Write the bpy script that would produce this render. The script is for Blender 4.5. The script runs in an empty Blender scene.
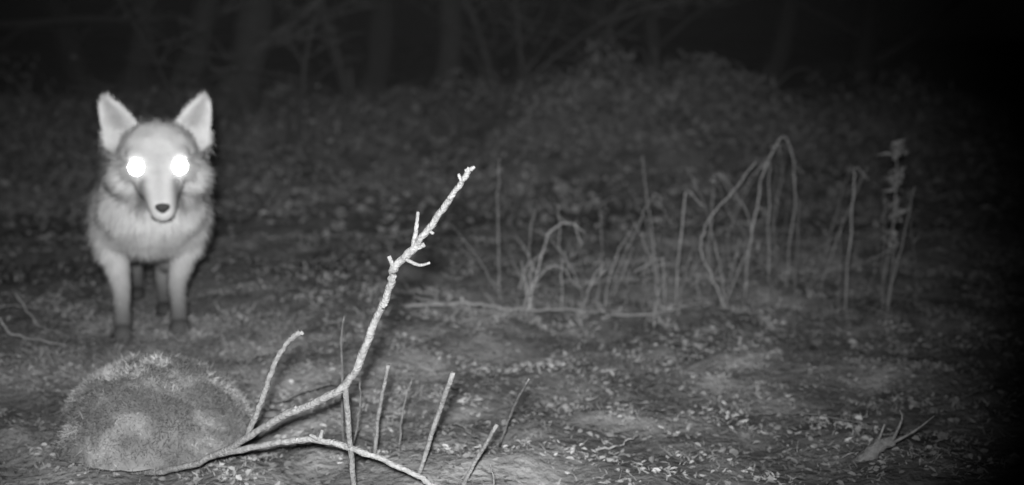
import bpy, math, random
import numpy as np
from mathutils import Vector
rng = np.random.default_rng(7)
random.seed(11)
sc = bpy.context.scene
sc.view_settings.view_transform = 'Standard'
sc.view_settings.look = 'None'
sc.view_settings.exposure = 0

# ---------------------------------------------------------------- noise / terrain
TAB = rng.random((256, 256))
def vn(x, y, s=0):
    x = np.asarray(x, float) + s*13.7; y = np.asarray(y, float) + s*7.3
    xi = np.floor(x).astype(int); yi = np.floor(y).astype(int)
    fx = x-xi; fy = y-yi
    fx = fx*fx*(3-2*fx); fy = fy*fy*(3-2*fy)
    a = TAB[xi & 255, yi & 255]; b = TAB[(xi+1) & 255, yi & 255]
    c = TAB[xi & 255, (yi+1) & 255]; d = TAB[(xi+1) & 255, (yi+1) & 255]
    return (a*(1-fx)+b*fx)*(1-fy)+(c*(1-fx)+d*fx)*fy
def fbm(x, y, s=0, o=4):
    t = 0; a = .5; n = 0
    for i in range(o):
        t = t+a*vn(x*2**i, y*2**i, s+i*3); n += a; a *= .5
    return t/n
def sstep(a, b, x):
    t = np.clip((x-a)/(b-a), 0, 1); return t*t*(3-2*t)
def H(x, y):
    x = np.asarray(x, float); y = np.asarray(y, float)
    near = sstep(1.2, 2.6, y)
    h = (.02+.03*near)*(fbm(x*1.3, y*1.3, 1)-.5)*2 + .036*(fbm(x*8, y*8, 2)-.5)*2
    dx = (x+.8); dy = (y-2.5)
    h = h*(1-.7*np.exp(-(dx*dx+dy*dy)/.12))
    h = h-.07*np.exp(-((y-4.4-.25*np.sin(x*1.3)-.5*(fbm(x*1.1, y*.5, 77)-.5))/.35)**2)
    k = sstep(4.5, 7.0, y+.3*np.sin(x*1.7+1))
    h = h+k*(.25+.12*np.exp(-((x-.8)/.9)**2)+.50*(fbm(x*1.1, y*1.1, 5)-.5)+.24*(fbm(x*3.2, y*3.2, 6)-.5))
    h = h+sstep(9, 60, y)*1.5
    return h

# ---------------------------------------------------------------- materials
def mat(name, rough=.9, nscale=40., lo=.75, hi=1.2, bump=.0, bscale=80., fixed=None):
    m = bpy.data.materials.new(name); m.use_nodes = True
    nt = m.node_tree; N = nt.nodes; L = nt.links
    p = N['Principled BSDF']; p.inputs['Roughness'].default_value = rough
    p.inputs['Specular IOR Level'].default_value = .15
    tc = N.new('ShaderNodeTexCoord')
    no = N.new('ShaderNodeTexNoise'); no.inputs['Scale'].default_value = nscale; no.inputs['Detail'].default_value = 4
    L.new(tc.outputs['Object'], no.inputs['Vector'])
    mr = N.new('ShaderNodeMapRange'); mr.inputs[1].default_value = .3; mr.inputs[2].default_value = .7
    mr.inputs[3].default_value = lo; mr.inputs[4].default_value = hi
    L.new(no.outputs['Fac'], mr.inputs[0])
    mx = N.new('ShaderNodeVectorMath'); mx.operation = 'SCALE'
    if fixed is None:
        at = N.new('ShaderNodeAttribute'); at.attribute_name = 'Col'
        L.new(at.outputs['Color'], mx.inputs[0])
    else:
        mx.inputs[0].default_value = (fixed, fixed, fixed)
    L.new(mr.outputs[0], mx.inputs['Scale'])
    L.new(mx.outputs[0], p.inputs['Base Color'])
    if bump:
        n2 = N.new('ShaderNodeTexNoise'); n2.inputs['Scale'].default_value = bscale; n2.inputs['Detail'].default_value = 8
        L.new(tc.outputs['Object'], n2.inputs['Vector'])
        b = N.new('ShaderNodeBump'); b.inputs['Strength'].default_value = bump; b.inputs['Distance'].default_value = .01
        L.new(n2.outputs['Fac'], b.inputs['Height']); L.new(b.outputs[0], p.inputs['Normal'])
    return m
M_ground = mat('mossy_soil', 1, 14, .6, 1.35, 1.0, 60)
M_leaf = mat('dead_leaves', .9, 30, .8, 1.2)
M_grass = mat('dry_grass', .9, 30, .8, 1.2)
M_bark = mat('bark', .85, 60, .6, 1.3, .6, 120)
M_twig = mat('twig_bark', .7, 150, .65, 1.25, .6, 300)
M_fur = mat('fur', 1, 50, .93, 1.07)
M_nose = mat('nose_leather', .35, 80, .8, 1.2, .3, 400, fixed=.03)

def mesh_obj(name, V, F, C=None, m=None, smooth=True, parent=None, normals=None):
    me = bpy.data.meshes.new(name)
    V = np.asarray(V, float)
    me.from_pydata(V.tolist(), [], F if isinstance(F, list) else F.tolist())
    if C is not None:
        a = me.color_attributes.new('Col', 'FLOAT_COLOR', 'POINT')
        C = np.asarray(C, float)
        buf = np.ones((len(V), 4)); buf[:, :3] = C[:, None]
        a.data.foreach_set('color', buf.ravel())
    if smooth:
        me.polygons.foreach_set('use_smooth', [True]*len(me.polygons))
    me.update()
    if normals is not None:
        me.normals_split_custom_set_from_vertices(np.asarray(normals).tolist())
    ob = bpy.data.objects.new(name, me)
    bpy.context.collection.objects.link(ob)
    if m: me.materials.append(m)
    if parent: ob.parent = parent
    return ob

# ---------------------------------------------------------------- tubes
def resample(P, R, n=6):
    P = np.asarray(P, float); R = np.asarray(R, float)
    if len(P) == 2:
        t = np.linspace(0, 1, n+1)[:, None]
        return P[0]*(1-t)+P[1]*t, (R[0]*(1-t)+R[1]*t)[:, 0]
    Q = np.vstack([2*P[0]-P[1], P, 2*P[-1]-P[-2]])
    outp = []; outr = []
    for i in range(len(P)-1):
        p0, p1, p2, p3 = Q[i:i+4]
        for k in range(n):
            t = k/n
            outp.append(.5*((2*p1)+(-p0+p2)*t+(2*p0-5*p1+4*p2-p3)*t*t+(-p0+3*p1-3*p2+p3)*t**3))
            outr.append(R[i]*(1-t)+R[i+1]*t)
    outp.append(P[-1]); outr.append(R[-1])
    return np.array(outp), np.array(outr)

class Tubes:
    def __init__(s): s.V = []; s.F = []; s.C = []; s.n = 0
    def add(s, P, R, col=.3, sides=7, n=6, rough=.0, wob=0.):
        P, R = resample(P, R, n)
        k = len(P)
        if wob: P[1:-1] += rng.normal(0, wob, (k-2, 3))
        if rough: R = R*(1+rng.normal(0, rough, k))
        T = np.gradient(P, axis=0); T /= (np.linalg.norm(T, axis=1)[:, None]+1e-9)
        up = np.array([0.31, .72, .62])
        A = np.cross(T, up); A /= (np.linalg.norm(A, axis=1)[:, None]+1e-9)
        B = np.cross(T, A)
        an = np.linspace(0, 2*math.pi, sides, endpoint=False)
        V = P[:, None, :]+R[:, None, None]*(np.cos(an)[None, :, None]*A[:, None, :]+np.sin(an)[None, :, None]*B[:, None, :])
        V = V.reshape(-1, 3)
        o = s.n
        for i in range(k-1):
            for j in range(sides):
                j2 = (j+1) % sides
                s.F.append((o+i*sides+j, o+i*sides+j2, o+(i+1)*sides+j2, o+(i+1)*sides+j))
        s.F.append(tuple(o+(k-1)*sides+j for j in range(sides)))
        s.F.append(tuple(o+j for j in reversed(range(sides))))
        s.V.append(V); s.C.append(np.full(len(V), col)*rng.uniform(.9, 1.1)); s.n += len(V)
    def build(s, name, m, parent=None):
        return mesh_obj(name, np.vstack(s.V), s.F, np.concatenate(s.C), m, parent=parent)

def unit(a): return a/(np.linalg.norm(a, axis=1)[:, None]+1e-9)
def blades(P, D, L, W, C, bend, normals=None):
    n = len(P)
    if normals is None:
        side = unit(np.cross(D, rng.normal(0, 1, (n, 3))))
    else:
        side = unit(np.cross(D, unit(normals+rng.normal(0, .15, (n, 3)))))
    L = L[:, None]; W = W[:, None]
    m1 = P+D*L*.5+bend*L*.25
    tip = P+D*L*.95+bend*L
    V = np.stack([P-side*W*.5, P+side*W*.5, m1+side*W*.4, m1-side*W*.4, tip], 1).reshape(-1, 3)
    F = []
    for i in (np.arange(n)*5).tolist():
        F.append((i, i+1, i+2, i+3)); F.append((i+3, i+2, i+4))
    Cc = np.repeat(C, 5)
    Nn = np.repeat(normals, 5, axis=0) if normals is not None else None
    return V, F, Cc, Nn

# ---------------------------------------------------------------- ground
xs = np.concatenate([-np.geomspace(4.5, 90, 26)[::-1], np.linspace(-4.4, 4.4, 320), np.geomspace(4.5, 90, 26)])
ys = np.concatenate([[-40, -15, -6, -2, 0, .6], np.linspace(1.0, 9, 320), np.geomspace(9.1, 120, 30)])
X, Y = np.meshgrid(xs, ys)
Z = H(X, Y)
V = np.stack([X, Y, Z], -1).reshape(-1, 3)
nx = len(xs); ny = len(ys)
i, j = np.meshgrid(np.arange(nx-1), np.arange(ny-1))
a = (j*nx+i).ravel()
F = np.stack([a, a+1, a+1+nx, a+nx], 1)

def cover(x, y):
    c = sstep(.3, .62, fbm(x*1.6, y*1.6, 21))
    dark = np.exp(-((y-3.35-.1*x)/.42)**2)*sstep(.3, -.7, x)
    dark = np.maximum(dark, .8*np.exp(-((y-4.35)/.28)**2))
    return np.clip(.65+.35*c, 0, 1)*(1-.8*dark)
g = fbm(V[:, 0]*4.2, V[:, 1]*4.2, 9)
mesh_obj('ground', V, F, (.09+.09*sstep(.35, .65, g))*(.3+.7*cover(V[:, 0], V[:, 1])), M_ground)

# ---------------------------------------------------------------- leaf / moss litter
def clump(x, y): return .55+.9*sstep(.32, .68, fbm(x*11, y*11, 31, 3))
def litter(name, n, x0, x1, y0, y1, smin, smax, seed, cb=.13, cr=.14, flat=.55):
    r = np.random.default_rng(seed)
    x = r.uniform(x0, x1, n); y = r.uniform(y0, y1, n)
    cv = cover(x, y)
    k = r.random(n) < cv
    x = x[k]; y = y[k]; cv = cv[k]; n = len(x)
    P = np.stack([x, y, H(x, y)+r.uniform(-.002, .010, n)], 1)
    s = r.uniform(smin, smax, n)
    N = unit(np.stack([r.normal(0, flat, n), r.normal(0, flat, n), np.ones(n)], 1))
    A = unit(np.cross(N, r.normal(0, 1, (n, 3)))); B = np.cross(N, A)
    curl = r.uniform(-.5, .7, n)[:, None]*s[:, None]
    w = r.uniform(.3, .8, n)[:, None]
    s = s[:, None]
    pts = [P-A*s, P-A*s*.3+B*s*w+N*curl, P+A*s*.5+B*s*w*.8+N*curl, P+A*s+N*curl*.4, P+A*s*.4-B*s*w*.9+N*curl, P-A*s*.4-B*s*w+N*curl, P]
    V = np.stack(pts, 1).reshape(-1, 3)
    F = []
    for i in (np.arange(n)*7).tolist():
        F += [(i, i+1, i+6), (i+1, i+2, i+6), (i+2, i+3, i+6), (i+3, i+4, i+6), (i+4, i+5, i+6), (i+5, i, i+6)]
    c = (cb+cr*r.random(n)**1.5)*clump(x, y)
    return mesh_obj(name, V, F, np.repeat(c, 7), M_leaf, smooth=False)
litter('leaf_litter', 60000, -2.0, 2.2, 1.0, 4.4, .003, .008, 5, cb=.12, cr=.07, flat=.35)
litter('leaf_litter', 1500, -2.4, 2.6, 1.1, 4.4, .006, .012, 15, cb=.11, cr=.09, flat=.5)
litter('leaf_litter', 32000, -4.2, 4.2, 4.2, 8.5, .010, .026, 6, cb=.15, cr=.12, flat=.8)

# ---------------------------------------------------------------- short grass
def turf(name, n, x0, x1, y0, y1, lmin, lmax, w, seed, cmul=1., allover=False, sc_=11):
    r = np.random.default_rng(seed)
    x = r.uniform(x0, x1, n); y = r.uniform(y0, y1, n)
    if not allover:
        d = fbm(x*2.7, y*2.7, 41)
        k = r.random(n) < (.72+.28*sstep(.36, .58, d))*cover(x, y)
        x = x[k]; y = y[k]; n = len(x)
    P = np.stack([x, y, H(x, y)-.003], 1)
    D = unit(np.stack([r.normal(0, .9, n), r.normal(0, .9, n), np.ones(n)], 1))
    cl = sstep(.32, .68, fbm(x*sc_, y*sc_, 31, 3))
    L = r.uniform(lmin, lmax, n)*(.7+.6*cl)
    bend = np.stack([r.normal(0, .4, n), r.normal(0, .4, n), -r.uniform(0, .5, n)], 1)
    V, F, C, _ = blades(P, D, L, np.full(n, w)*r.uniform(.6, 1.4, n), cmul*(.09+.07*r.random(n)**1.5)*(.6+.8*cl), bend)
    return mesh_obj(name, V, F, C, M_grass, smooth=False)
turf('short_grass', 80000, -1.1, 1.5, 1.25, 2.6, .005, .019, .0020, 8, .92)
turf('short_grass', 50000, -2.0, 2.2, 2.6, 4.2, .012, .036, .0032, 28, 1.15)
turf('short_grass', 3600, -1.15, -.5, 2.12, 2.6, .015, .055, .0024, 18, .8, True)
turf('bank_grass', 24000, -4, 4, 4.6, 8.5, .05, .17, .006, 9, 1.25, sc_=3)

# ---------------------------------------------------------------- mossy mound in front of fox
tx, ty = -.590, 1.735
def dome(q): return .154*np.sqrt(np.clip(1-(q*.99)**2.3, 0, 1))-.014
def lobe(t): return 1+.05*np.sin(t*3+.6)+.03*np.sin(t*5+2)
th, ph = np.meshgrid(np.linspace(0, 2*math.pi, 97)[:-1], np.linspace(0, 1, 50)**.6)
def mnoise(x, y): return .010*(fbm(x*16, y*16, 50)-.5)*2+.005*(fbm(x*60, y*60, 50)-.5)*2
Vx = tx+ph*.156*lobe(th)*np.cos(th); Vy = ty+ph*.150*lobe(th)*np.sin(th)
Vz = dome(ph)+mnoise(Vx, Vy)
V = np.stack([Vx, Vy, Vz], -1).reshape(-1, 3); F = []
for a_ in range(49):
    for b_ in range(96):
        c_ = (b_+1) % 96
        F.append((a_*96+b_, a_*96+c_, (a_+1)*96+c_, (a_+1)*96+b_))
tus = mesh_obj('mossy_mound', V, F, .08+.07*sstep(.35, .65, fbm(V[:, 0]*22, V[:, 1]*22+V[:, 2]*18, 51)), M_ground)
n = 22000
q = rng.random(n)**.4; t = rng.uniform(0, 2*math.pi, n)
bx = q*.156*lobe(t)*np.cos(t); by = q*.150*lobe(t)*np.sin(t)
bz = dome(q)+mnoise(tx+bx, ty+by)-.001
D = unit(np.stack([bx*6, by*6, .25+.5*(1-q)], 1)+rng.normal(0, .7, (n, 3)))
bend = rng.normal(0, .35, (n, 3))
pc = .5+.95*sstep(.35, .65, fbm((tx+bx)*22, (ty+by)*22+bz*18, 51))
V, F, C, _ = blades(np.stack([tx+bx, ty+by, bz], 1), D, rng.uniform(.003, .012, n), rng.uniform(.0010, .0024, n), (.085+.08*rng.random(n))*pc, bend)
mesh_obj('moss', V, F, C, M_grass, smooth=False, parent=tus)

# ---------------------------------------------------------------- fallen branch
T = Tubes(); c = .175
T.add([(-.62, 1.66, -.02), (-.531, 1.60, .004), (-.4416, 1.56, .044), (-.330, 1.50, .122), (-.230, 1.46, .182), (-.1885, 1.44, .265),
       (-.161, 1.42, .3266), (-.1541, 1.41, .3555), (-.1254, 1.40, .3848), (-.0913, 1.38, .432), (-.0621, 1.36, .4735), (-.052, 1.355, .4914)],
      [.0045, .0048, .005, .0054, .0056, .0054, .0050, .0056, .0052, .0042, .0036, .0044], c, 9, 7, .07, .0008)
T.add([(-.4416, 1.56, .044), (-.357, 1.52, .0743), (-.275, 1.49, .092), (-.1976, 1.46, .081), (-.141, 1.45, .060), (-.0994, 1.44, .038), (-.03, 1.43, -.01)],
      [.005, .0048, .0048, .0042, .004, .0038, .003], c, 8, 7, .07, .0007)
T.add([(-.385, 1.53, .084), (-.3615, 1.53, .139), (-.3455, 1.53, .1835), (-.3254, 1.53, .2207), (-.3034, 1.53, .2396)],
      [.005, .0042, .0042, .0036, .0045], c*.8, 8, 6, .05, .0006)
T.add([(-.230, 1.46, .182), (-.2265, 1.47, .10), (-.222, 1.48, .0)], [.0045, .0042, .0045], c*.7, 7, 6, .04, .0004)
T.add([(-.1290, 1.40, .381), (-.1235, 1.398, .408), (-.1209, 1.40, .431)], [.0038, .003, .0022], c, 6, 4, .05)
T.add([(-.1250, 1.40, .383), (-.1124, 1.395, .389)], [.0042, .0034], c, 6, 3)
T.add([(-.1380, 1.40, .369), (-.120, 1.395, .362), (-.1055, 1.39, .366)], [.003, .0022, .0018], c, 6, 3)
T.add([(-.1541, 1.41, .3555), (-.160, 1.405, .372)], [.004, .0028], c, 6, 3)
T.add([(-.108, 1.39, .408), (-.100, 1.388, .404)], [.003, .002], c, 6, 3)
T.add([(-.272, 1.49, .092), (-.268, 1.488, .108)], [.004, .002], c, 6, 3)
T.add([(-.272, 1.49, .092), (-.285, 1.48, .104)], [.004, .002], c, 6, 3)
T.add([(-.0621, 1.36, .4735), (-.0665, 1.358, .484)], [.0032, .0018], c, 6, 3)
T.add([(-.052, 1.355, .489), (-.046, 1.353, .4935)], [.0036, .0022], c, 6, 3)
T.add([(-.3034, 1.53, .2396), (-.2985, 1.53, .236)], [.004, .0025], c, 6, 3)
for p_ in [(-.172, 1.425, .30), (-.205, 1.448, .23), (-.300, 1.49, .138), (-.0785, 1.37, .452)]:
    T.add([p_, (p_[0]+rng.choice([-1, 1])*.006, p_[1]-.004, p_[2]+.005)], [.004, .0024], c, 6, 3)
T.build('fallen_branch', M_twig)

def stem(name, pts, r0, r1, col, m=M_twig, n=5):
    t = Tubes()
    R = np.linspace(r0, r1, len(pts)); t.add(pts, R, col*.75, 7, n, .05, .0006)
    return t.build(name, m)
stem('dead_stem', [(-.219, 1.66, -.01), (-.205, 1.63, .09), (-.186, 1.60, .171)], .0034, .003, .20)
stem('dead_stem', [(-.145, 1.58, -.01), (-.112, 1.55, .10), (-.083, 1.50, .188)], .0038, .0036, .22)
stem('dead_stem', [(-.079, 1.55, -.01), (-.048, 1.53, .055), (-.0214, 1.50, .1115)], .0034, .0028, .22)
stem('dead_stem', [(-.02, 1.75, -.01), (.002, 1.68, .08), (.026, 1.60, .15)], .0022, .0014, .18)
stem('dead_stem', [(-.185, 1.72, -.01), (-.175, 1.7, .07), (-.16, 1.70, .12)], .002, .001, .16)
stem('dead_stem', [(-.04, 1.42, -.01), (-.025, 1.43, .05), (-.03, 1.44, .075)], .002, .001, .16)
stem('dead_stem', [(-.28, 1.75, -.01), (-.282, 1.76, .15), (-.275, 1.76, .21)], .002, .001, .12)
stem('dead_stem', [(-.26, 1.65, -.01), (-.24, 1.66, .07), (-.238, 1.66, .13)], .0018, .001, .12)

# ---------------------------------------------------------------- mid-ground dry weeds
def plant(name, lines, r, col, leaves=0):
    t = Tubes()
    for k, ln in enumerate(lines):
        ln = [tuple(p) for p in ln]
        rr = r*rng.uniform(.5, 1.35)
        t.add(ln, np.linspace(rr, rr*.45, len(ln)), col*rng.uniform(.4, 1.3), 5, 5, .08, .002)
    ob = t.build(name, M_grass)
    if leaves:
        allv = np.vstack(t.V); k = rng.integers(0, len(allv), leaves)
        P = allv[k]; D = unit(rng.normal(0, 1, (leaves, 3))+np.array([0, 0, -.4]))
        V, F, C, _ = blades(P, D, rng.uniform(.01, .045, leaves), rng.uniform(.002, .006, leaves), col*rng.uniform(.4, 1, leaves), rng.normal(0, .4, (leaves, 3)))
        mesh_obj('shrivelled_leaves', V, F, C, M_grass, smooth=False, parent=ob)
    return ob
def L3(y, pts, dy=.0):
    return [(p[0], y+dy*k, p[1]+(float(H(p[0], y)) if k == 0 else 0)) for k, p in enumerate(pts)]
def rand_stalk(x, h):
    l = rng.normal(0, .055)
    u = rng.random()
    if u < .5: return [(x, 0), (x+l*.45+rng.normal(0, .008), h*.5), (x+l, h)]
    if u < .75: return [(x, 0), (x+l*.5, h*.6), (x+l, h), (x+l*1.3+rng.normal(0, .02), h*1.1)]
    s = rng.choice([-1, 1]); return [(x, 0), (x+s*.01, h*.8), (x+s*.02, h), (x+s*rng.uniform(.04, .1), h*rng.uniform(.55, .95))]
A = []
A.append(L3(2.78, [(.235, 0), (.30, .15), (.365, .285), (.39, .25), (.415, .20)], .01))
A.append(L3(2.8, [(.24, 0), (.27, .12), (.335, .22)], .02))
A.append(L3(2.75, [(.035, 0), (.07, .12), (.10, .2), (.15, .22), (.18, .16)]))
A.append(L3(2.82, [(.20, 0), (.15, .1), (.10, .17), (.05, .20)], -.01))
A.append(L3(2.78, [(.06, 0), (.045, .15), (.06, .25)]))
A.append(L3(2.85, [(.23, 0), (.235, .13), (.225, .27)]))
A.append(L3(2.80, [(.13, 0), (.125, .13), (.12, .26)]))
A.append(L3(2.70, [(.02, 0), (.05, .07), (.11, .12), (.17, .06)]))
for _ in range(20):
    A.append(L3(rng.uniform(2.65, 3.1), rand_stalk(rng.uniform(-.06, .46), rng.uniform(.04, .22)), rng.normal(0, .02)))
plant('dry_weed', A, .0021, .23, 70)
plant('dry_weed', [L3(2.9, [(-.033, 0), (-.038, .2), (-.033, .37)])], .0018, .22)
plant('dry_weed', [L3(2.8, [(.56, 0), (.515, .08), (.485, .15), (.50, .22), (.56, .30), (.612, .375)], -.01)], .0038, .36)
Bp = []
Bp.append(L3(2.95, [(.64, 0), (.655, .2), (.69, .36), (.735, .42), (.765, .28), (.75, 0)]))
Bp.append(L3(3.0, [(.62, 0), (.60, .15), (.66, .30), (.73, .40), (.79, .33)]))
Bp.append(L3(2.9, [(.76, 0), (.765, .18), (.745, .35)]))
Bp.append(L3(3.05, [(.50, 0), (.56, .15), (.51, .29), (.48, .34)]))
Bp.append(L3(2.9, [(.58, .0), (.64, .16), (.60, .27), (.55, .33)]))
Bp.append(L3(3.0, [(.86, 0), (.885, .18), (.93, .345)]))
for _ in range(40):
    Bp.append(L3(rng.uniform(2.75, 3.5), rand_stalk(rng.uniform(.42, 1.05), rng.uniform(.05, .36)), rng.normal(0, .02)))
plant('dry_weed', Bp, .0021, .21, 150)
t = Tubes()
t.add([(1.07, 3.1, 0), (1.09, 3.1, .2), (1.085, 3.1, .40)], [.003, .0025, .0015], .2, 6, 5, .05, .001)
seed = t.build('dock_plant', M_grass)
n = 300
hz = rng.uniform(.10, .40, n); gap = (np.sin(hz*70) > -.3)
hz = hz[gap]; n = len(hz)
P = np.stack([1.088+rng.normal(0, .009, n), 3.1+rng.normal(0, .009, n), hz], 1)
D = unit(rng.normal(0, 1, (n, 3))+np.array([0, 0, .4]))
V, F, C, _ = blades(P, D, rng.uniform(.008, .035, n), rng.uniform(.004, .012, n), .12+.15*rng.random(n), rng.normal(0, .3, (n, 3)))
mesh_obj('seed_heads', V, F, C, M_grass, smooth=False, parent=seed)

def ground_twig(pts, r, col, lift=.01):
    P = [(x, y, float(H(x, y))+lift+dz) for x, y, dz in pts]
    t = Tubes(); t.add(P, np.linspace(r, r*.5, len(P)), col, 6, 6, .08, .002)
    return t.build('fallen_twig', M_twig)
ground_twig([(-.27, 2.66, 0.015), (-.12, 2.70, .018), (0, 2.68, .010), (.14, 2.72, .014), (.32, 2.70, .012), (.50, 2.78, .025)], .004, .22)
ground_twig([(-.25, 2.72, .015), (-.10, 2.66, .0), (.02, 2.63, .012)], .003, .17)
ground_twig([(-1.13, 2.3, .13), (-1.10, 2.3, .06), (-1.06, 2.3, .02), (-.96, 2.3, .0)], .004, .18)
ground_twig([(-1.12, 2.42, .09), (-1.06, 2.4, .02), (-1.0, 2.38, .01)], .003, .15)
for k in range(40):
    x = rng.uniform(-1.6, 1.7); y = rng.uniform(1.7, 4.0); a_ = rng.uniform(0, math.pi); l = rng.uniform(.05, .2)
    ground_twig([(x, y, 0), (x+l*.5*math.cos(a_), y+l*.5*math.sin(a_), rng.uniform(0, .03)), (x+l*math.cos(a_+.2), y+l*math.sin(a_+.2), rng.uniform(0, .03))], rng.uniform(.001, .0026), rng.uniform(.1, .2))
t = Tubes()
t.add([(.55, 1.66, -.01), (.575, 1.66, .02), (.60, 1.65, .035)], [.013, .012, .009], .14, 8, 4, .1, .001)
t.add([(.575, 1.66, .02), (.585, 1.655, .06)], [.003, .0015], .18, 5, 3)
t.add([(.595, 1.65, .03), (.61, 1.65, .07), (.605, 1.65, .085)], [.003, .002, .001], .18, 5, 3)
t.add([(.595, 1.65, .03), (.63, 1.65, .05), (.66, 1.65, .075)], [.003, .002, .001], .18, 5, 3)
t.build('broken_twig_stub', M_twig)

# ---------------------------------------------------------------- bare trees
def tree(name, x, y, h, r, lean=(0, 0), col=.2, seed=1, low=.15):
    rd = random.Random(seed); t = Tubes(); z0 = float(H(x, y))-.1
    def grow(p, d, l, r, depth):
        pts = [p]; q = Vector(p); dd = Vector(d)
        segs = 5
        for k in range(segs):
            dd = (dd+Vector((rd.gauss(0, .16), rd.gauss(0, .16), rd.gauss(0, .07)))).normalized()
            q = q+dd*l/segs; pts.append(tuple(q))
        rs = np.linspace(r, r*.45, len(pts))
        t.add(pts, rs, col*(1 if depth == 0 else 1.6), 9 if depth == 0 else 5, 4 if depth == 0 else 2, .05, r*.05)
        if depth >= 3: return
        nb = [11, 5, 4][depth]
        for k in range(nb):
            f = rd.uniform(low if depth == 0 else .25, 1.0)
            i0 = min(int(f*segs), segs-1); ff = f*segs-i0
            bp = Vector(pts[i0]).lerp(Vector(pts[i0+1]), ff)
            ang = rd.uniform(0, 6.283)
            nd = (Vector((math.cos(ang), math.sin(ang), 0))*rd.uniform(.6, 1.1)+dd*rd.uniform(.3, .8)+Vector((0, 0, rd.uniform(-.3, .3)))).normalized()
            grow(tuple(bp), nd, l*rd.uniform(.3, .5), max(r*(1-.5*f)*rd.uniform(.25, .4), .004), depth+1)
    grow((x, y, z0), Vector((lean[0], lean[1], 1)).normalized(), h, r, 0)
    for k in range(5):
        a_ = k*1.26+rd.random()
        t.add([(x, y, z0+.35), (x+math.cos(a_)*r*1.2, y+math.sin(a_)*r*1.2, z0+.12), (x+math.cos(a_)*r*3, y+math.sin(a_)*r*3, z0+.02)], [r*.55, r*.5, r*.25], col, 6, 4)
    return t.build(name, M_bark)
TR = [(-1.75, 7.0, 4, .13, (.05, 0)), (-1.05, 7.2, 2.5, .035, (-.12, 0)), (-2.3, 7.8, 4.5, .09, (.1, 0)), (-.1, 7.4, 2.6, .03, (-.35, .0)),
      (.25, 7.8, 3.0, .04, (.4, 0)), (-.55, 8.6, 4.5, .10, (0, 0)), (1.2, 9, 4.2, .06, (-.1, 0)), (-3.0, 8.8, 4.5, .1, (.1, 0)),
      (2.3, 10.2, 4.5, .1, (.1, 0)), (.9, 11, 5, .13, (0, 0)), (-1.4, 11, 5, .14, (0, 0)), (3.6, 11.5, 5, .12, (0, 0)), (-4.2, 11, 5, .12, (0, 0)), (-.3, 6.3, 1.5, .014, (.45, 0)), (-1.25, 6.2, 1.6, .016, (.2, 0)), (.1, 7.0, 2.0, .02, (-.2, 0)), (-1.9, 6.5, 1.6, .014, (-.3, 0))]
for k, a_ in enumerate(TR):
    tree('bare_tree', *a_, col=.055, seed=100+k, low=.08)

def thicket(name, cx, cy, w, n, hh, seed):
    rd = np.random.default_rng(seed); t = Tubes()
    for k in range(n):
        x = cx+rd.normal(0, w); y = cy+rd.normal(0, w*.5); a_ = rd.uniform(0, 6.28); l = rd.uniform(.3, 1)*hh*1.6; z = float(H(x, y))
        h = hh*rd.uniform(.4, 1)
        t.add([(x, y, z-.02), (x+l*.3*math.cos(a_), y+l*.3*math.sin(a_), z+h*.8), (x+l*.7*math.cos(a_), y+l*.7*math.sin(a_), z+h), (x+l*1.1*math.cos(a_), y+l*1.1*math.sin(a_), z+h*rd.uniform(.1, .8))],
              [.006, .005, .004, .002], rd.uniform(.07, .15), 4, 4, .05, .006)
    ob = t.build(name, M_twig)
    m = n*45
    Pc = np.stack([cx+rd.normal(0, w*1.1, m), cy+rd.normal(0, w*.6, m)], 1)
    ht = hh*(.5+1.0*vn(Pc[:, 0]*4, Pc[:, 1]*4, seed))
    zz = H(Pc[:, 0], Pc[:, 1])+rd.random(m)**1.3*ht*np.exp(-((Pc[:, 0]-cx)/(1.6*w))**2)
    P = np.column_stack([Pc, zz]); D = unit(rd.normal(0, 1, (m, 3)))
    V, F, C, _ = blades(P, D, rd.uniform(.02, .06, m), rd.uniform(.012, .03, m), .07+.13*rd.random(m), rd.normal(0, .3, (m, 3)))
    mesh_obj('withered_leaves', V, F, C, M_leaf, smooth=False, parent=ob)
for k, a_ in enumerate([(.50, 5.9, .25, 28, .26), (1.15, 6.1, .28, 30, .28), (-.2, 6.8, .35, 24, .3), (-1.0, 6.6, .3, 20, .24), (-2.1, 6.4, .4, 24, .3), (2.2, 6.8, .35, 22, .28), (.2, 5.6, .22, 16, .18), (-3.1, 6.4, .5, 18, .35), (1.75, 5.6, .28, 18, .2)]):
    thicket('bramble_thicket', *a_, seed=300+k)

# ---------------------------------------------------------------- FOX
HX = .024
SP = []
def ell(c, r):
    if not hasattr(r, '__len__'): r = (r, r, r)
    SP.append((np.array(c, float), np.array(r, float)))
def chain(P, R, sx=1.):
    Pp, Rr = resample(P, R, 7)
    for p, r in zip(Pp, Rr): ell(p, (r*sx, r, r))
ell((0, .02, .300), (.126, .12, .118)); ell((.004, -.035, .305), (.116, .075, .090))
ell((HX*.6, -.01, .350), (.122, .085, .085)); ell((HX*.8, -.055, .345), (.100, .06, .07))
ell((HX*.8, -.035, .385), (.110, .07, .078)); ell((HX, -.045, .425), (.094, .06, .06))
ell((-.060, .03, .285), (.072, .09, .10)); ell((.060, .03, .285), (.072, .09, .10))
chain([(0, .05, .305), (0, .22, .315), (0, .36, .325), (0, .48, .325)], [.118, .102, .092, .10])
chain([(HX*.3, 0, .36), (HX*.7, -.05, .39), (HX, -.08, .41)], [.11, .10, .085])
ell((HX, -.10, .425), (.082, .076, .072)); ell((HX, -.120, .398), (.078, .068, .056))
for s in (-1, 1):
    ell((HX+s*.056, -.095, .378), (.048, .048, .046))
    ell((HX+s*.024, -.154, .362), (.026, .03, .028)); ell((HX+s*.036, -.143, .424), (.032, .03, .024))
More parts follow.
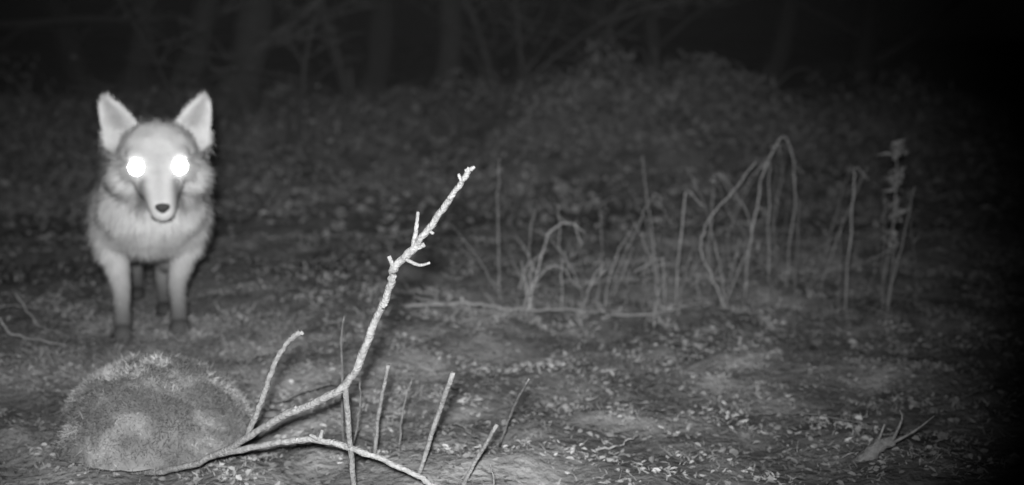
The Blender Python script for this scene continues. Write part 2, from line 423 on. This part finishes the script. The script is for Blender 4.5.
chain([(HX, -.132, .386), (HX+.002, -.152, .355), (HX+.004, -.167, .327), (HX+.005, -.177, .312)], [.048, .041, .033, .028])
ell((HX+.004, -.158, .298), (.026, .03, .015))
def ear_out(a): return .111+.010*a
def ear_in(a): return .022+.066*a**1.35
for s in (-1, 1):
    for a_ in np.linspace(0, 1, 18):
        x0 = ear_in(a_); x1 = ear_out(a_)-.010*max(0, a_-.8)/.2; x0 += .004*max(0, a_-.8)/.2
        cx = (x0+x1)/2; wd = (x1-x0)/2-.006; cz = .450+.096*a_
        for b_ in np.linspace(-1, 1, 13):
            ell((HX+s*(cx+b_*wd), -.085-.010*a_+.020*(1-b_*b_)*(1-a_*.7), cz-.010*b_*(1-a_)), .0074)
    ell((HX+s*.068, -.070, .452), (.046, .030, .040))
def fleg(x0, x1, y):
    chain([(x0, .02, .25), (x0, .015+y*.5, .19), (x1, .0+y, .12), (x1, -.004+y, .07), (x1, -.012+y, .028)], [.052, .034, .0225, .019, .020])
    ell((x1, -.035+y, .018), (.023, .034, .019))
    for q in (-.013, -.0045, .0045, .013): ell((x1+q, -.058+y+abs(q)*.6, .013), (.007, .014, .011))
fleg(-.082, -.072, -.01); fleg(.068, .050, .01)
def hleg(s, x1, dy):
    chain([(s*.055, .46, .30), (s*.075, .40+dy*.3, .22), (s*.07, .355+dy*.6, .17)], [.085, .06, .042])
    chain([(s*.07, .355+dy*.6, .17), ((s*.07+x1)/2, .42+dy, .14), (x1, .465+dy, .115), (x1, .455+dy, .06), (x1, .44+dy, .025)], [.04, .027, .02, .018, .02])
    ell((x1, .41+dy, .016), (.022, .038, .017))
hleg(-1, -.055, .0); hleg(1, .016, -.22)
chain([(0, .55, .34), (.02, .64, .30), (.05, .73, .22), (.08, .81, .13), (.10, .90, .08)], [.03, .045, .055, .05, .018])

bpy.ops.mesh.primitive_ico_sphere_add(subdivisions=2, radius=1)
o = bpy.context.object; iv = np.array([v.co[:] for v in o.data.vertices]); iF = [tuple(p.vertices) for p in o.data.polygons]
bpy.data.objects.remove(o)
VV = []; FF = []; off = 0
for c_, r_ in SP:
    VV.append(iv*r_+c_); FF += [(a_+off, b_+off, d_+off) for a_, b_, d_ in iF]; off += len(iv)
tmp = mesh_obj('tmp', np.vstack(VV), FF)
m1 = tmp.modifiers.new('r', 'REMESH'); m1.mode = 'VOXEL'; m1.voxel_size = .0048
m2 = tmp.modifiers.new('s', 'SMOOTH'); m2.iterations = 8; m2.factor = .5
dg = bpy.context.evaluated_depsgraph_get(); ev = tmp.evaluated_get(dg); me = ev.to_mesh()
bv = np.array([v.co[:] for v in me.vertices]); bn = np.array([v.normal[:] for v in me.vertices]); bF = [tuple(p.vertices) for p in me.polygons]
ev.to_mesh_clear(); bpy.data.objects.remove(tmp)

def furcol(p, nrm):
    x, y, z = p[:, 0], p[:, 1], p[:, 2]; hx = x-HX; ax = np.abs(hx)
    c = np.full(len(p), .35)
    c = c-.05*sstep(-.04, .0, y)
    c = np.where((y > .1), .25, c)
    c = c+.08*np.exp(-((ax-.062)/.024)**2-((z-.352)/.020)**2)*(y < -.08)
    c = c+.06*sstep(-.135, -.155, y)*sstep(.35, .31, z)
    st = np.exp(-((ax-.036-.08*(.36-z))/.012)**2)*sstep(.300, .325, z)*sstep(.392, .372, z)*(y < -.09)
    c = c*(1-.72*st)
    jw = np.exp(-((z-.286-.50*ax)/.012)**2)*sstep(.12, .08, ax)*sstep(.025, .04, ax)*((y > -.160) & (y < .0))
    c = c*(1-.5*jw)
    c = c*(1-.12*np.exp(-(hx/.012)**2)*(z > .33)*(z < .43)*(y < -.12))
    ear = (z > .470) & (ax > .03)
    inner = ear & (nrm[:, 1] < -.2)
    a_ = np.clip((z-.450)/.096, 0, 1)
    x0 = ear_in(a_); x1 = ear_out(a_)
    e = np.clip(np.minimum(ax-x0, x1-ax)/(.5*(.001+x1-x0)), 0, 1)
    c = np.where(inner, .36-.19*sstep(.25, .9, e)*(1-.4*a_)*sstep(.468, .49, z), c)
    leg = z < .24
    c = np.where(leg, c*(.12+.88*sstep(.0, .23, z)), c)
    c = np.where((y > .86), .5, c)
    return np.clip(c, .02, .8)
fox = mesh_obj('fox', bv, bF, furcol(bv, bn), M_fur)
nf = 90000
idx = rng.integers(0, len(bv), nf)
P = bv[idx]+rng.normal(0, .0015, (nf, 3)); Nn = bn[idx]
ok = np.ones(nf, bool)
EY = [(HX-.0405, -.165, .401), (HX+.0405, -.165, .401)]
for e in EY: ok &= np.linalg.norm(P-np.array(e), axis=1) > .022
NO = np.array((HX+.005, -.2005, .317))
ok &= np.linalg.norm(P-NO, axis=1) > .016
P = P[ok]; Nn = Nn[ok]; nf = len(P)
x, y, z = P.T; hx = x-HX
L = np.full(nf, .024)
head = (y < -.07) & (z > .33)
L = np.where(head, .010, L)
L = np.where((y < -.13) & (z > .27), .0035, L)
L = np.where((z > .475), .008, L)
L = np.where((np.abs(hx) > .055) & (z < .42) & (z > .32) & (y < -.03), .020, L)
L = np.where(z < .19, .009, L)
L = np.where(y > .55, .045, L)
L = L*rng.uniform(.7, 1.3, nf)
flow = np.stack([np.sign(x)*.2*(np.abs(x) > .03), np.full(nf, .2), np.full(nf, -.9)], 1)
flow = np.where((z > .47)[:, None], np.array([0, .1, 1.]), flow)
flow = np.where((head & (z < .47))[:, None], np.stack([hx*9, np.full(nf, .5), np.where(z > .41, .5, -.5)], 1), flow)
flow = np.where((y > .55)[:, None], np.array([0, .7, -.6]), flow)
D = unit(Nn*.45+flow*.9+rng.normal(0, .2, (nf, 3)))
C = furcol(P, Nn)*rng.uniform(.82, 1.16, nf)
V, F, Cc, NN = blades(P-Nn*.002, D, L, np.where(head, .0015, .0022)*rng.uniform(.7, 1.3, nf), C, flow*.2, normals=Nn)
mesh_obj('fur', V, F, Cc, M_fur, parent=fox, normals=NN)
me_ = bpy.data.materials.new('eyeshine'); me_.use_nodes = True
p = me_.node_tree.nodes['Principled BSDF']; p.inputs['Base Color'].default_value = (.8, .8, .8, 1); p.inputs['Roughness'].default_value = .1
p.inputs['Emission Color'].default_value = (1, 1, 1, 1); p.inputs['Emission Strength'].default_value = 32  # emission stands in for lamp light reflected back by the eyes
bpy.ops.mesh.primitive_ico_sphere_add(subdivisions=4, radius=1)
o = bpy.context.object; iv2 = np.array([v.co[:] for v in o.data.vertices]); iF2 = [tuple(p.vertices) for p in o.data.polygons]
bpy.data.objects.remove(o)
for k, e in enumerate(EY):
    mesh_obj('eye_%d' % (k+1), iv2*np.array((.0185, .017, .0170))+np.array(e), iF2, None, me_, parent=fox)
nv = iv2*np.array((.0145, .010, .0110))+NO
nv[:, 0] = NO[0]+(nv[:, 0]-NO[0])*(1+.35*np.clip((nv[:, 2]-NO[2])/.01, -1, 1))
mesh_obj('nose', nv, iF2, None, M_nose, parent=fox)
fz = float(H(-.83, 2.45)); fox.location = (-.820, 2.47, fz-.002)
fox.rotation_euler = (0, 0, math.radians(17))

# ---------------------------------------------------------------- added haze (thin scatter volume put in to lift the dark background)
mv = [(-5, 1.9, -.25), (5, 1.9, -.25), (5, 9, -.25), (-5, 9, -.25), (-5, 1.9, 1.5), (5, 1.9, 1.5), (5, 9, 1.5), (-5, 9, 1.5)]
mf = [(0, 3, 2, 1), (4, 5, 6, 7), (0, 1, 5, 4), (1, 2, 6, 5), (2, 3, 7, 6), (3, 0, 4, 7)]
haze_box = mesh_obj('added_haze', mv, mf, smooth=False)
mm = bpy.data.materials.new('haze_box'); mm.use_nodes = True; nt = mm.node_tree; nt.nodes.remove(nt.nodes['Principled BSDF'])
vs = nt.nodes.new('ShaderNodeVolumeScatter'); vs.inputs['Density'].default_value = .010; vs.inputs['Anisotropy'].default_value = 0
nt.links.new(vs.outputs[0], nt.nodes['Material Output'].inputs['Volume'])
haze_box.data.materials.append(mm)

# ---------------------------------------------------------------- world + lights
w = bpy.data.worlds.new('World'); sc.world = w; w.use_nodes = True
nt = w.node_tree; bg = nt.nodes['Background']
sky = nt.nodes.new('ShaderNodeTexSky'); sky.sky_type = 'NISHITA'; sky.sun_disc = False
sky.sun_elevation = math.radians(2); sky.sun_rotation = math.radians(200)
bw = nt.nodes.new('ShaderNodeRGBToBW'); nt.links.new(sky.outputs[0], bw.inputs[0]); nt.links.new(bw.outputs[0], bg.inputs['Color'])
bg.inputs['Strength'].default_value = .0005

def lamp(name, loc, target, power, size, blend, soft):
    l = bpy.data.lights.new(name, 'SPOT'); l.energy = power; l.spot_size = math.radians(size); l.spot_blend = blend; l.shadow_soft_size = soft
    o = bpy.data.objects.new(name, l); bpy.context.collection.objects.link(o)
    o.location = loc; o.rotation_euler = (Vector(target)-Vector(loc)).to_track_quat('-Z', 'Y').to_euler()
lamp('infrared_flash_lamp', (-.02, -.03, .69), (-.24, 3.0, .12), 540, 61, 1.0, .03)

cam = bpy.data.cameras.new('Camera'); co = bpy.data.objects.new('trail_camera', cam); bpy.context.collection.objects.link(co)
co.location = (0, 0, .62); co.rotation_euler = (math.radians(90-9.3), 0, 0)
cam.sensor_width = 36; cam.lens = 38.6; cam.clip_start = .02; cam.clip_end = 400
cam.dof.use_dof = True; cam.dof.focus_distance = 1.45; cam.dof.aperture_fstop = 2.9
sc.camera = co
